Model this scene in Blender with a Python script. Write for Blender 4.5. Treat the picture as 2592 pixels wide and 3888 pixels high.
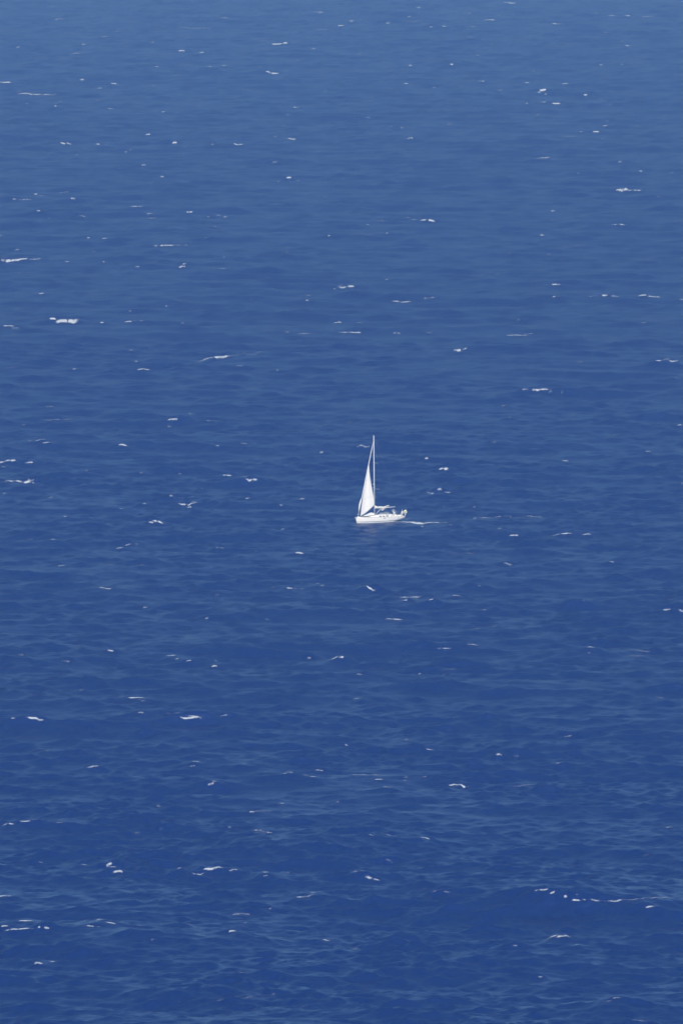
import bpy, bmesh, math, random
import numpy as np

# ------------------------------------------------------------------ clear
for o in list(bpy.data.objects):
    bpy.data.objects.remove(o)
scene = bpy.context.scene
COL = scene.collection
R = math.radians

# ------------------------------------------------------------------ camera
LENS, SENSOR_H = 200.0, 22.2
SW, SH = 2592.0, 3888.0                      # frame of the photograph
FPX = SH * LENS / SENSOR_H                   # focal length in photograph pixels
RANGE = 1903.6                               # camera to yacht
DEP = R(5.3)
CAM_H = RANGE * math.sin(DEP)
PITCH = DEP - math.atan(39.6 / FPX)
cam_d = bpy.data.cameras.new('camera')
cam_d.lens = LENS
cam_d.sensor_fit = 'VERTICAL'
cam_d.sensor_height = SENSOR_H
cam_d.sensor_width = SENSOR_H * SW / SH
cam_d.clip_start = 1.0
cam_d.clip_end = 120000.0
cam = bpy.data.objects.new('camera', cam_d)
cam.location = (0, 0, CAM_H)
cam.rotation_euler = (math.pi / 2 - PITCH, 0, 0)
COL.objects.link(cam)
scene.camera = cam

# ------------------------------------------------------------------ sky and sun
SUN_EL, SUN_AZ = R(36.0), R(168.0)           # azimuth clockwise from +Y: behind the camera, a little to its right
sun_dir = (math.sin(SUN_AZ) * math.cos(SUN_EL), math.cos(SUN_AZ) * math.cos(SUN_EL), math.sin(SUN_EL))
world = bpy.data.worlds.new('World')
scene.world = world
world.use_nodes = True
wn = world.node_tree.nodes
wl = world.node_tree.links
wn.clear()
w_out = wn.new('ShaderNodeOutputWorld')
w_bg = wn.new('ShaderNodeBackground')
w_sky = wn.new('ShaderNodeTexSky')
w_sky.sky_type = 'NISHITA'
w_sky.sun_disc = False
w_sky.sun_elevation = SUN_EL
w_sky.sun_rotation = SUN_AZ
w_sky.altitude = 200.0
w_sky.air_density = 0.8
w_sky.dust_density = 0.0
w_sky.ozone_density = 9.0
w_bg.inputs['Strength'].default_value = 0.11
wl.new(w_sky.outputs[0], w_bg.inputs['Color'])
wl.new(w_bg.outputs[0], w_out.inputs['Surface'])
sun_l = bpy.data.lights.new('sun', 'SUN')
sun_l.energy = 4.4
sun_l.angle = R(0.53)
sun_l.color = (1.0, 0.955, 0.88)
sun = bpy.data.objects.new('sun', sun_l)
from mathutils import Vector, Matrix
sun.rotation_euler = Vector(sun_dir).to_track_quat('Z', 'Y').to_euler()
sun.location = (0, 0, 600)
COL.objects.link(sun)

vs = scene.view_settings
vs.view_transform = 'Standard'
vs.look = 'None'
vs.exposure = 0.0
vs.gamma = 1.0
vs.use_curve_mapping = False
scene.cycles.max_bounces = 8
scene.cycles.volume_bounces = 0
scene.cycles.use_denoising = True

# ------------------------------------------------------------------ materials
def new_mat(name):
    m = bpy.data.materials.new(name)
    m.use_nodes = True
    return m, m.node_tree.nodes, m.node_tree.links, m.node_tree.nodes['Principled BSDF']

def simple(name, col, rough=0.5, metal=0.0, var=0.06, scale=3.0, bump=0.0):
    m, n, l, p = new_mat(name)
    p.inputs['Roughness'].default_value = rough
    p.inputs['Metallic'].default_value = metal
    tc = n.new('ShaderNodeTexCoord')
    no = n.new('ShaderNodeTexNoise')
    no.inputs['Scale'].default_value = scale
    no.inputs['Detail'].default_value = 5
    l.new(tc.outputs['Object'], no.inputs['Vector'])
    ra = n.new('ShaderNodeValToRGB')
    ra.color_ramp.elements[0].color = tuple(c * (1 - var) for c in col) + (1,)
    ra.color_ramp.elements[1].color = tuple(min(1, c * (1 + var)) for c in col) + (1,)
    l.new(no.outputs['Fac'], ra.inputs['Fac'])
    l.new(ra.outputs['Color'], p.inputs['Base Color'])
    if bump:
        b = n.new('ShaderNodeBump')
        b.inputs['Strength'].default_value = 0.6
        b.inputs['Distance'].default_value = bump
        l.new(no.outputs['Fac'], b.inputs['Height'])
        l.new(b.outputs['Normal'], p.inputs['Normal'])
    return m

def water_material():
    m, n, l, p = new_mat('sea_water')
    p.inputs['Base Color'].default_value = (0.0009, 0.0165, 0.110, 1)
    p.inputs['Roughness'].default_value = 0.33
    p.inputs['Specular IOR Level'].default_value = 0.5
    p.inputs['IOR'].default_value = 1.333
    # waves too short for the mesh roughen the surface instead
    ra = n.new('ShaderNodeAttribute')
    ra.attribute_name = 'ripple_roughness'
    l.new(ra.outputs['Fac'], p.inputs['Roughness'])
    tc = n.new('ShaderNodeTexCoord')
    prev = None
    for sc, stretch, dist, rot in ((0.55, 1.5, 0.16, 0.15), (1.7, 1.6, 0.05, -0.25)):
        mp = n.new('ShaderNodeMapping')
        mp.inputs['Scale'].default_value = (1.0, stretch, 1.0)
        mp.inputs['Rotation'].default_value = (0, 0, rot)
        l.new(tc.outputs['Object'], mp.inputs['Vector'])
        no = n.new('ShaderNodeTexNoise')
        no.inputs['Scale'].default_value = sc
        no.inputs['Detail'].default_value = 3
        no.inputs['Roughness'].default_value = 0.55
        l.new(mp.outputs['Vector'], no.inputs['Vector'])
        b = n.new('ShaderNodeBump')
        b.inputs['Strength'].default_value = 1.0
        b.inputs['Distance'].default_value = dist
        l.new(no.outputs['Fac'], b.inputs['Height'])
        if prev:
            l.new(prev.outputs['Normal'], b.inputs['Normal'])
        prev = b
    l.new(prev.outputs['Normal'], p.inputs['Normal'])
    return m

def foam_material():
    """Foam: white bubbles; where the sheet is thin the water shows through its holes."""
    m, n, l, p = new_mat('sea_foam')
    p.inputs['Roughness'].default_value = 0.9
    p.inputs['Specular IOR Level'].default_value = 0.2
    p.inputs['Base Color'].default_value = (0.68, 0.76, 0.86, 1)
    tc = n.new('ShaderNodeTexCoord')
    mp = n.new('ShaderNodeMapping')
    mp.inputs['Scale'].default_value = (1.0, 0.45, 1.0)
    l.new(tc.outputs['Object'], mp.inputs['Vector'])
    no = n.new('ShaderNodeTexNoise')
    no.inputs['Scale'].default_value = 3.2
    no.inputs['Detail'].default_value = 6
    no.inputs['Roughness'].default_value = 0.68
    l.new(mp.outputs['Vector'], no.inputs['Vector'])
    b = n.new('ShaderNodeBump')
    b.inputs['Strength'].default_value = 0.5
    b.inputs['Distance'].default_value = 0.11
    l.new(no.outputs['Fac'], b.inputs['Height'])
    l.new(b.outputs['Normal'], p.inputs['Normal'])
    at = n.new('ShaderNodeAttribute')
    at.attribute_name = 'thickness'
    m1 = n.new('ShaderNodeMath'); m1.operation = 'MULTIPLY_ADD'      # noise * 1.8 - 1.15
    l.new(no.outputs['Fac'], m1.inputs[0]); m1.inputs[1].default_value = 1.8; m1.inputs[2].default_value = -1.15
    m2 = n.new('ShaderNodeMath'); m2.operation = 'MULTIPLY_ADD'      # thickness * 1.5 + that
    l.new(at.outputs['Fac'], m2.inputs[0]); m2.inputs[1].default_value = 1.5; l.new(m1.outputs[0], m2.inputs[2])
    m3 = n.new('ShaderNodeMath'); m3.operation = 'MULTIPLY'; m3.use_clamp = True
    l.new(m2.outputs[0], m3.inputs[0]); m3.inputs[1].default_value = 0.95
    m4 = n.new('ShaderNodeMath'); m4.operation = 'MULTIPLY'; m4.inputs[1].default_value = 0.68
    l.new(m3.outputs[0], m4.inputs[0])
    l.new(m4.outputs[0], p.inputs['Alpha'])
    return m

M = {
    'sea': water_material(),
    'foam': foam_material(),
    'gelcoat': simple('white_gelcoat', (0.84, 0.84, 0.83), 0.28, 0, 0.02, 1.5),
    'deck': simple('deck_nonskid', (0.70, 0.70, 0.67), 0.7, 0, 0.05, 6, 0.003),
    'stripe': simple('grey_boot_stripe', (0.13, 0.14, 0.15), 0.4, 0, 0.08),
    'window': simple('tinted_acrylic', (0.05, 0.055, 0.06), 0.12, 0, 0.1),
    'mast': simple('anodised_mast', (0.70, 0.71, 0.71), 0.45, 0.0, 0.03),
    'metal': simple('stainless_steel', (0.62, 0.63, 0.65), 0.28, 0.8, 0.03),
    'wire': simple('rigging_wire', (0.30, 0.32, 0.35), 0.4, 0.6, 0.03),
    'sail': simple('sailcloth', (0.72, 0.73, 0.74), 0.75, 0, 0.025, 1.3, 0.01),
    'seam': simple('sail_seam', (0.50, 0.53, 0.54), 0.8, 0, 0.05),
    'cover': simple('grey_canvas', (0.36, 0.37, 0.38), 0.85, 0, 0.1, 5, 0.01),
    'hood': simple('sprayhood_canvas', (0.22, 0.26, 0.31), 0.85, 0, 0.08, 4, 0.01),
    'yellow': simple('yellow_buoy_vinyl', (0.82, 0.84, 0.52), 0.6, 0, 0.05),
    'dinghy': simple('dinghy_fabric', (0.74, 0.75, 0.75), 0.6, 0, 0.04),
    'dark': simple('dark_fitting', (0.06, 0.065, 0.07), 0.5, 0, 0.1),
    'skin': simple('skin', (0.48, 0.30, 0.22), 0.6, 0, 0.05),
    'shirt_grey': simple('grey_shirt', (0.34, 0.36, 0.42), 0.85, 0, 0.08),
    'shirt_white': simple('white_shirt', (0.70, 0.70, 0.72), 0.85, 0, 0.05),
    'flag': simple('flag_cloth', (0.20, 0.26, 0.50), 0.85, 0, 0.1),
}

# ------------------------------------------------------------------ helpers
def obj(name, mesh, mat=None, parent=None, smooth=False):
    if isinstance(mesh, bmesh.types.BMesh):
        me = bpy.data.meshes.new(name)
        bmesh.ops.recalc_face_normals(mesh, faces=mesh.faces)
        mesh.to_mesh(me)
        mesh.free()
        mesh = me
    if mat and not mesh.materials:
        mesh.materials.append(mat)
    if smooth:
        mesh.polygons.foreach_set('use_smooth', [True] * len(mesh.polygons))
    o = bpy.data.objects.new(name, mesh)
    COL.objects.link(o)
    if parent:
        o.parent = parent
    return o

def tube(bm, pts, rad, seg=8, cap=True):
    """A tube along a polyline; rad is a number or one radius for each point."""
    pts = [Vector(p) for p in pts]
    rads = rad if isinstance(rad, (list, tuple)) else [rad] * len(pts)
    rings = []
    for i, p in enumerate(pts):
        t = (pts[min(i + 1, len(pts) - 1)] - pts[max(i - 1, 0)]).normalized()
        a = t.cross(Vector((0, 0, 1)))
        if a.length < 1e-3:
            a = t.cross(Vector((1, 0, 0)))
        a.normalize()
        b = t.cross(a)
        rings.append([bm.verts.new(p + (a * math.cos(2 * math.pi * k / seg) + b * math.sin(2 * math.pi * k / seg)) * rads[i]) for k in range(seg)])
    for i in range(len(rings) - 1):
        for k in range(seg):
            bm.faces.new((rings[i][k], rings[i][(k + 1) % seg], rings[i + 1][(k + 1) % seg], rings[i + 1][k]))
    if cap:
        bm.faces.new(rings[0][::-1])
        bm.faces.new(rings[-1])
    return bm

def tube_obj(name, pts, rad, mat, parent, seg=8):
    return obj(name, tube(bmesh.new(), pts, rad, seg), mat, parent, True)

def loft(bm, rings, closed=False, cap=False):
    vr = [[bm.verts.new(p) for p in r] for r in rings]
    for i in range(len(vr) - 1):
        n = len(vr[i])
        for k in range(n if closed else n - 1):
            q = (vr[i][k], vr[i][(k + 1) % n], vr[i + 1][(k + 1) % n], vr[i + 1][k])
            if len(set(q)) == 4:
                bm.faces.new(q)
    if cap:
        bm.faces.new(vr[0][::-1])
        bm.faces.new(vr[-1])
    return vr

def box(bm, c, s):
    r = bmesh.ops.create_cube(bm, size=1.0)
    for v in r['verts']:
        v.co = Vector((v.co.x * s[0] + c[0], v.co.y * s[1] + c[1], v.co.z * s[2] + c[2]))
    return r['verts']

CP, SP = math.cos(PITCH), math.sin(PITCH)
def ray(px, py):
    u, v = (px - SW / 2) / FPX, -(py - SH / 2) / FPX
    return np.array([u, CP + v * SP, -SP + v * CP])
def on_sea(px, py, z=0.0):
    d = ray(px, py)
    t = (z - CAM_H) / d[2]
    return d[0] * t, d[1] * t
def project(x, y, z):
    dz = z - CAM_H
    depth = y * CP - dz * SP
    return SW / 2 + FPX * x / depth, SH / 2 - FPX * (y * SP + dz * CP) / depth

# ------------------------------------------------------------------ the sea: wave spectrum
rng = np.random.default_rng(11)
def make_waves():
    ks, ths, amps = [], [], []
    G = 9.81
    def add(hs, lam_p, lam_max, lam_min, nk, nth, main, spread_lo, spread_hi, gamma):
        kk = np.exp(np.linspace(math.log(2 * math.pi / lam_max), math.log(2 * math.pi / lam_min), nk + 1))
        kp = 2 * math.pi / lam_p
        e_tot, rows = 0.0, []
        for i in range(nk):
            k = kk[i] + (kk[i + 1] - kk[i]) * rng.random(nth)
            dk = kk[i + 1] - kk[i]
            s = k ** -2.6 * np.exp(-1.25 * (kp / k) ** 2) * gamma ** np.exp(-(np.sqrt(k / kp) - 1) ** 2 / 0.02)
            f = np.clip(np.log(k / kp) / math.log(25.0), 0, 1)
            sp = spread_lo + (spread_hi - spread_lo) * f
            th = main + rng.normal(0, 1, nth) * sp
            e = s * dk / nth
            rows.append((k, th, e))
            e_tot += e.sum()
        sc = (hs / 4) ** 2 / e_tot
        for k, th, e in rows:
            ks.append(k); ths.append(th); amps.append(np.sqrt(2 * e * sc))
    # directions are those of travel: towards the camera, a little across
    add(1.62, 27.0, 75.0, 1.2, 180, 60, R(-97), 0.33, 0.80, 1.8)
    add(1.4, 80.0, 130.0, 50.0, 24, 12, R(-83), 0.16, 0.25, 3.0)
    add(0.27, 5.0, 10.0, 2.0, 80, 60, R(-95), 0.45, 0.7, 1.0)
    k = np.concatenate(ks); th = np.concatenate(ths); a = np.concatenate(amps)
    ph = rng.random(len(k)) * 2 * math.pi
    return k, k * np.cos(th), k * np.sin(th), a, ph
WK, WKX, WKY, WA, WP = make_waves()
CHOP = 1.0

RIPPLE = 0.0075                                # slope variance of the ripples under a metre long
LX, LY, Y_ORG = 432.0, 4320.0, 1110.0         # the waves repeat only beyond this block
class Band:
    """A block of sea with its own grid step: finer near the shore, coarser far out."""
    def __init__(self, r0, r1, hw, dx, dy, coarser=None):
        n, m = int(round(LX / dx)), int(round(LY / dy))
        c0, c1 = int(round((LX / 2 - hw) / dx)), int(round((LX / 2 + hw) / dx)) + 1
        self.x = -LX / 2 + dx * np.arange(c0, c1)
        self.y = Y_ORG + dy * np.arange(r0, r1)
        self.dx, self.dy, self.hw = dx, dy, hw
        # gusts: the short chop comes in patches
        g = np.random.default_rng(77)
        gx, gy = np.meshgrid(self.x, self.y)
        gust = np.zeros_like(gx)
        for _ in range(26):
            lam = g.uniform(22, 90)
            a = g.uniform(0, math.pi)
            gust += np.cos(2 * math.pi / lam * (gx * math.cos(a) + gy * math.sin(a) * .6) + g.uniform(0, 6.28))
        gust = np.clip(1.0 + 0.05 * gust, 0.6, 1.4)
        def fields(fdx, fdy):
            lp = np.clip((2.9 - np.abs(WKY) * fdy) / 0.8, 0, 1) * np.clip((2.9 - np.abs(WKX) * fdx) / 0.8, 0, 1)
            lost = (0.5 * (WA * WK) ** 2 * (1 - lp ** 2)).sum()
            rough = min(0.75, math.sqrt(math.sqrt(RIPPLE + lost * 0.45)))
            sel = lp > 0
            amp = WA[sel] * lp[sel] * np.exp(1j * WP[sel])
            ix = np.round(WKX[sel] * LX / (2 * math.pi)).astype(int) % n
            iy = np.round(WKY[sel] * LY / (2 * math.pi)).astype(int) % m
            k = WK[sel]
            ch = np.clip(1.2 - k / 6.0, 0.0, 1.0) * CHOP
            short = np.clip((k - 0.45) / 0.35, 0, 1)
            def field(a):
                gr = np.zeros((m, n), np.complex64)
                np.add.at(gr, (iy, ix), a.astype(np.complex64))
                return np.ascontiguousarray((np.fft.ifft2(gr).real * (n * m))[r0:r1, c0:c1])
            h_and = field(amp * (1 - short)), gust * field(amp * short)
            return h_and + (field(amp * 1j * WKX[sel] / k * ch), field(amp * 1j * WKY[sel] / k * ch), np.full(gx.shape, rough))
        own = fields(dx, dy)
        if coarser:                              # fade into what the next block can carry
            w = np.clip((self.y - self.y[0]) / (self.y[-1] - self.y[0]) * 1.9 - 0.85, 0, 1)
            w = (w * w * (3 - 2 * w))[:, None]
            own = tuple(p * (1 - w) + q * w for p, q in zip(own, fields(*coarser)))
        self.h, self.hs, self.sx, self.sy, self.rough = own
    def grids(self):
        return (self.h + self.hs, self.sx, self.sy)

BANDS = [Band(0, 752, 74.25, 0.27, 0.60, (0.36, 1.2)),
         Band(375, 1078, 105.12, 0.36, 1.2, (0.9, 2.7)),
         Band(477, 1553, 208.8, 0.90, 2.7)]

def surf(qx, qy):
    """Displaced sea surface for parameter points: world x, y, z."""
    qx = np.asarray(qx, float); qy = np.asarray(qy, float)
    X = qx.copy(); Y = qy.copy(); Z = np.zeros_like(qx)
    done = np.zeros(qx.shape, bool)
    for b in BANDS:
        m = (~done) & (qy >= b.y[0]) & (qy < b.y[-1] - 1e-6) & (np.abs(qx) < b.hw - b.dx)
        if not m.any():
            continue
        fx = (qx[m] - b.x[0]) / b.dx; fy = (qy[m] - b.y[0]) / b.dy
        ix = np.clip(fx.astype(int), 0, len(b.x) - 2); iy = np.clip(fy.astype(int), 0, len(b.y) - 2)
        tx, ty = fx - ix, fy - iy
        def lerp(g):
            return (g[iy, ix] * (1 - tx) + g[iy, ix + 1] * tx) * (1 - ty) + (g[iy + 1, ix] * (1 - tx) + g[iy + 1, ix + 1] * tx) * ty
        h, sx, sy = b.grids()
        Z[m] = lerp(h); X[m] += lerp(sx); Y[m] += lerp(sy)
        done |= m
    return X, Y, Z

# taper to flat at the outer edges
for i, b in enumerate(BANDS):
    wx = np.clip((b.hw - np.abs(b.x)) / 12.0, 0, 1)
    wy = np.ones_like(b.y)
    if i == 0: wy = np.clip((b.y - b.y[0]) / 15.0, 0, 1)
    if i == len(BANDS) - 1: wy = np.clip((b.y[-1] - b.y) / 60.0, 0, 1)
    w = np.outer(wy, wx)
    b.h *= w; b.hs *= w; b.sx *= w; b.sy *= w

def add_ridge(x0, y0, sx, front, back, amp, skew=0.0):
    """A breaking crest: a short steep face towards the camera and a long back."""
    for b in BANDS:
        i0, i1 = np.searchsorted(b.x, [x0 - 3 * sx, x0 + 3 * sx])
        j0, j1 = np.searchsorted(b.y, [y0 - 4 * front - 3 * sx * abs(skew), y0 + 4 * back + 3 * sx * abs(skew)])
        if i1 <= i0 or j1 <= j0:
            continue
        xx, yy = np.meshgrid(b.x[i0:i1] - x0, b.y[j0:j1] - y0)
        yy = yy - skew * xx
        f = np.where(yy < 0, np.exp(-(yy / front) ** 2), np.exp(-(yy / back) ** 2))
        b.h[j0:j1, i0:i1] += amp * f * np.exp(-(xx / sx) ** 2)

# ---- the long swell faces that show in the near water (photograph pixel of the crest, half length m, rise m)
for px, py, hl, amp, skew in ((2080, 3390, 22, 1.5, -0.30), (1180, 3185, 20, 1.2, 0.3), (420, 3535, 22, 1.4, -0.15), (1900, 3640, 14, 0.6, 0.25),
                              (620, 2715, 14, 0.7, -0.2), (1850, 1322, 16, 0.5, 0.0), (2200, 2480, 13, 0.6, 0.1), (350, 3120, 12, 0.6, 0.2), (1500, 2960, 18, 0.5, 0.1),
                              (900, 3740, 12, 0.6, 0.25), (2350, 3830, 13, 0.7, -0.2), (1250, 3830, 14, 0.6, 0.1), (1000, 2330, 18, 0.5, 0.1), (2000, 2830, 14, 0.5, -0.1)):
    x, y = on_sea(px, py, amp * 1.2)
    add_ridge(x, y, hl, 6.0 + 3.0 * amp, 11.0, amp * 1.85, skew)

# ------------------------------------------------------------------ the yacht's place: waves flattened so that she floats on her marks and no near crest hides her
YAW = R(36.0)
bx0, by0 = on_sea(1420.5, 1983.6)
FWD = np.array([-math.cos(YAW), -math.sin(YAW), 0.0])
PORT = np.array([math.sin(YAW), -math.cos(YAW), 0.0])
def flatten_waves():
    for b in BANDS:
        xx, yy = np.meshgrid(b.x, b.y)
        cx, cy = bx0 - FWD[0] * 1.2, by0 - FWD[1] * 1.2
        s = (xx - cx) * FWD[0] + (yy - cy) * FWD[1]
        p = (xx - cx) * PORT[0] + (yy - cy) * PORT[1]
        w = 1 - 0.93 * np.exp(-((s / 7.0) ** 2 + (p / 3.4) ** 2) ** 2)
        ws = w.copy()
        ox, oy = xx - cx, yy - cy
        w = w * (1 - 0.8 * np.exp(-(ox / 11.0) ** 4 - (oy / np.where(oy < 0, 30.0, 10.0)) ** 4))  # long waves between camera and yacht flattened too, so crests don't cover the hull
        b.h *= w; b.hs *= .45 + .55 * ws; b.sx *= w; b.sy *= w
flatten_waves()

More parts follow.
